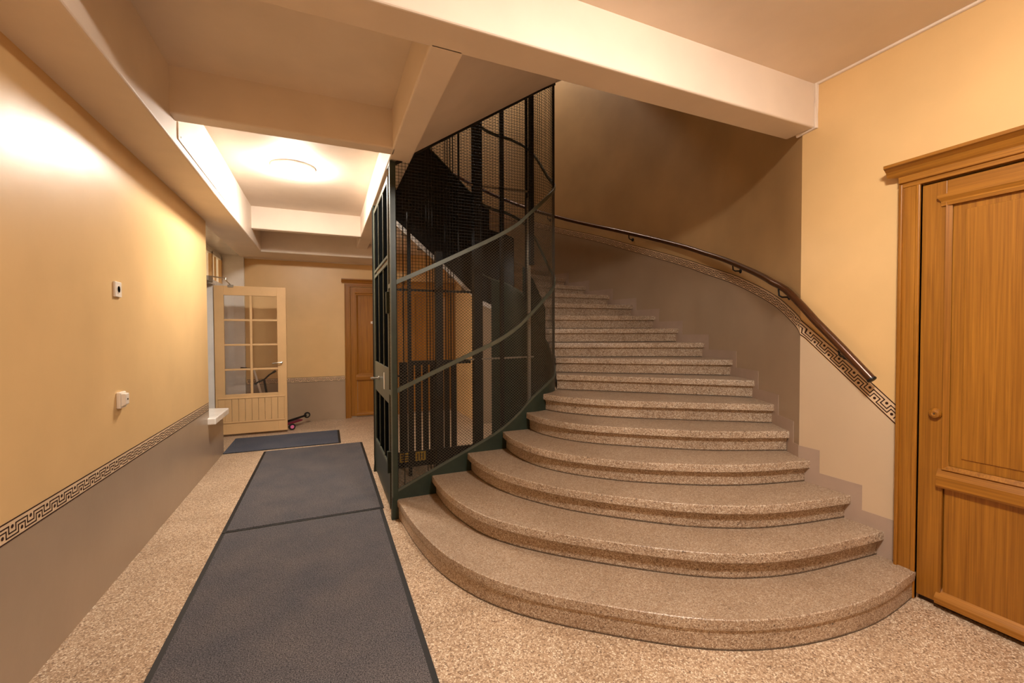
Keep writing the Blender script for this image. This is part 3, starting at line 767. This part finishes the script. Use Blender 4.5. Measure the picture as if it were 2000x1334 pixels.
# ------------------------------------------------------------------ glazed entrance door, standing open
DY = 7.35
g = thing('door_3', (-1.46,DY,0), 'cream half-glazed entrance door with eight panes standing open', 'door', kind='structure')
x0, x1, zb, zt = -1.46, -.548, .035, 2.185
MC = M['creamdoor']
def gb(a, b, c, d, nm, y0=DY-.02, y1=DY+.02, mat=None, par=g, bev=.003): return B(a, b, y0, y1, c, d).build(nm, mat or MC, par, bev)
gb(x0, -1.342, zb, zt, 'stile'); gb(-.668, x1, zb, zt, 'stile')
gb(-1.342, -.668, 2.05, zt, 'top_rail'); gb(-1.342, -.668, .545, .612, 'middle_rail'); gb(-1.342, -.668, zb, .215, 'bottom_rail')
gb(-1.024, -.992, .612, 2.05, 'muntin', DY-.015, DY+.015)
zs = [.612, .972, 1.332, 1.692, 2.05]
for z in zs[1:4]:
    for a, b in ((-1.342,-1.024), (-.992,-.668)): gb(a, b, z-.014, z+.014, 'muntin', DY-.015, DY+.015)
for i in range(4):
    for a, b in ((-1.342,-1.024), (-.992,-.668)):
        gb(a, b, zs[i]+.01, zs[i+1]-.01, 'glass_pane', DY-.002, DY+.002, M['glass'], g, 0)
# board panel: frame lip and tongue-and-groove boards
gb(-1.43, -.575, .545, .565, 'panel_moulding', DY-.034, DY-.018, None, g, .005)
gb(-.590, -.575, .215, .545, 'panel_moulding', DY-.030, DY-.018, None, g, .004)
gb(-1.43, -.575, .195, .215, 'panel_moulding', DY-.030, DY-.018, None, g, .004)
nb = 10; bw = .84/nb
for i in range(nb): gb(-1.43+i*bw+.0015, -1.43+(i+1)*bw-.0015, .215, .545, 'board', DY-.028, DY-.012, None, g, .004)
mb = MB().lathe((-.615,DY-.02,1.06), (0,-1,0), [(.017,0),(.017,.008),(.009,.012),(.009,.045),(.011,.05)], 12)
mb.tube([(-.612,DY-.062,1.06),(-.64,DY-.066,1.06),(-.70,DY-.062,1.055),(-.735,DY-.058,1.05)], [.009,.0085,.008,.007], 8).build('lever_handle', M['steel'], g)
# overhead closer
cl = B(-1.49, -1.42, 6.85, 7.10, 2.20, 2.27).build('closer_body', M['greysteel'], g, .006)
MB().tube([(-1.45,6.98,2.275),(-1.29,7.24,2.28)], .009, 6).tube([(-1.30,7.22,2.262),(-1.26,DY-.02,2.205)], .008, 6).lathe((-1.295,7.23,2.255), (0,0,1), [(.016,0),(.016,.03)], 10).build('closer_arm', M['steel'], g)
B(-1.29, -1.22, DY-.03, DY-.005, 2.165, 2.20).build('closer_shoe', M['greysteel'], g)
# frame of the opening and transom light
fr = thing('window_1', (RXD,7.0,2.25), 'pale yellow transom window over the entrance in white frame', 'window', kind='structure')
for a, b in ((6.28,6.36),(7.37,7.45)): B(RXD-.06, RXD+.03, a, b, 0, 2.22).build('door_post', M['white'], fr, .006)
for a, b in ((6.28,6.34),(7.36,7.43),(7.98,8.04)): B(RXD-.05, RXD+.02, a, b, 2.25, 2.68).build('mullion', M['creamdoor'], fr, .004)
B(RXD-.06, RXD+.03, 6.28, 8.04, 2.20, 2.27).build('transom_bar', M['white'], fr, .005)
B(RXD-.05, RXD+.02, 6.28, 8.04, 2.64, 2.69).build('head_bar', M['white'], fr, .005)
for a, b in ((6.34,6.85),(6.87,7.36),(7.43,7.70),(7.72,7.98)): B(RXD-.03, RXD-.022, a, b, 2.27, 2.64).build('transom_pane', M['pane'], fr)
for y in (6.86, 7.71): B(RXD-.04, RXD+.0, y-.01, y+.01, 2.27, 2.64).build('glazing_bar', M['creamdoor'], fr)

# ------------------------------------------------------------------ floor mats
def mat_obj(x0, x1, y0, y1, label, bs, cm='carpet'):
    t = thing('floor_mat', ((x0+x1)/2,(y0+y1)/2,0), label, 'mat', 'dark blue-grey entrance mats')
    B(x0, x1, y0, y1, 0, .005).build('rubber_border', M['black'], t, .002)
    B(x0+bs[0], x1-bs[1], y0+bs[2], y1-bs[3], .003, .010).build('carpet', M[cm], t, .003)
mat_obj(-.735, .430, .60, 3.785, 'long dark mat nearest the viewer along the corridor', (.028,.028,.02,.018))
mat_obj(-.735, .442, 3.795, 6.22, 'dark mat in the middle beside the lift door', (.028,.028,.018,.012))
mat_obj(-1.19, .175, 6.30, 7.15, 'short bluish mat lying crosswise at the glazed entrance door', (.0,.03,.012,.012), 'carpet_blue')

# ------------------------------------------------------------------ wall sockets
s1 = thing('power_socket', (LX,3.433,1.775), 'white power socket high on the left wall', 'socket')
B(LX, LX+.012, 3.388, 3.478, 1.727, 1.822).build('cover_plate', M['plastic'], s1, .003)
MB().lathe((LX+.012,3.433,1.775), (1,0,0), [(.026,0),(.026,.002),(.021,.002),(.020,-.004),(.001,-.004)], 20).build('socket_well', M['plastic'], s1)
for dz in (-.010, .010): MB().lathe((LX+.008,3.433,1.775+dz), (1,0,0), [(.004,0),(.004,.003)], 8).build('pin_hole', M['hole'], s1)
s2 = thing('push_button', (LX,3.442,1.085), 'white surface push button lower on the left wall above the border', 'switch')
B(LX, LX+.022, 3.394, 3.484, 1.035, 1.137).build('housing', M['plastic'], s2, .006)
MB().loft([[(LX+.02,3.405,1.045),(LX+.02,3.475,1.045),(LX+.02,3.475,1.128),(LX+.02,3.405,1.128)],[(LX+.042,3.415,1.058),(LX+.042,3.465,1.058),(LX+.042,3.465,1.125),(LX+.042,3.415,1.125)]],0,False,True,True).build('rocker', M['plastic'], s2, .004)
MB().lathe((LX+.041,3.44,1.09), (1,0,0), [(.006,0),(.006,.003)], 10).build('indicator', M['hole'], s2)

# ------------------------------------------------------------------ scooters behind the glazed door
def wheel(mb, c, ax, r, w, mi):
    mb.lathe(Vector(c)-Vector(ax)*w/2, ax, [(r*.55,0),(r*.9,0),(r,w*.25),(r,w*.75),(r*.9,w),(r*.55,w)], 18, mi)
def scooter(loc, label, P, steer, bar, deck, wc, mats):
    t = thing('kick_scooter', loc, label, 'scooter', 'scooters by the entrance')
    MB().tube(steer, .016, 10).build('steering_tube', mats[0], t)
    MB().tube(bar, .012, 8).build('handlebar', mats[1], t)
    for a, b in ((0,1), (-1,-2)):
        p = Vector(bar[a]); q = p.lerp(Vector(bar[b]), .45); MB().tube([p, q], .018, 10).build('grip', M['black'], t)
    MB().prism(deck, (0,0,.022)).build('deck', mats[2], t, .006)
    for c in wc:
        wh = MB(); wheel(wh, c[0], c[1], .05, .026, 0); o = wh.build('wheel', mats[3], t)
        h = MB(); h.lathe(Vector(c[0])-Vector(c[1])*.014, c[1], [(.0275,0),(.0275,.028)], 14); h.build('wheel_hub', mats[4] if c is wc[0] else M['greysteel'], o)
scooter((-1.0,7.8,0), 'silver-stemmed scooter standing upright behind the glazed door', None,
        [(-.86,7.98,.08),(-.975,7.95,.56),(-1.06,7.93,.93)], [(-1.24,7.93,.95),(-1.06,7.93,.935),(-.98,7.93,.93)],
        [(-.88,7.93,.07),(-.88,8.03,.07),(-1.15,8.03,.07),(-1.15,7.93,.07)], [((-.84,7.98,.052),(0,1,0)),((-1.14,7.98,.052),(0,1,0))], [M['plastic'], M['dark'], M['dark'], M['black'], M['greysteel']])
scooter((-.8,7.75,0), 'black scooter leaning beside the silver one behind the glazed door', None,
        [(-.80,7.70,.08),(-.868,7.76,.57),(-.905,7.80,.77)], [(-1.03,7.78,.70),(-.98,7.78,.735),(-.905,7.80,.765),(-.83,7.80,.84),(-.74,7.80,.90)],
        [(-.86,7.56,.07),(-.76,7.56,.07),(-.76,7.78,.07),(-.86,7.78,.07)], [((-.81,7.58,.052),(1,0,0)),((-.81,7.77,.052),(1,0,0))], [M['dark'], M['dark'], M['dark'], M['black'], M['greysteel']])
scooter((-.5,7.7,0), 'pink and maroon child scooter lying on the floor beside the glazed door', None,
        [(-.62,7.60,.10),(-.50,7.72,.115),(-.315,7.88,.14)], [(-.69,7.62,.10),(-.64,7.60,.13),(-.60,7.58,.28)],
        [(-.68,7.60,.055),(-.60,7.50,.055),(-.36,7.78,.075),(-.44,7.88,.075)], [((-.495,7.45,.052),(.35,-.94,0)),((-.30,7.90,.14),(.35,-.94,0))], [M['dark'], M['dark'], M['maroon'], M['black'], M['pink']])
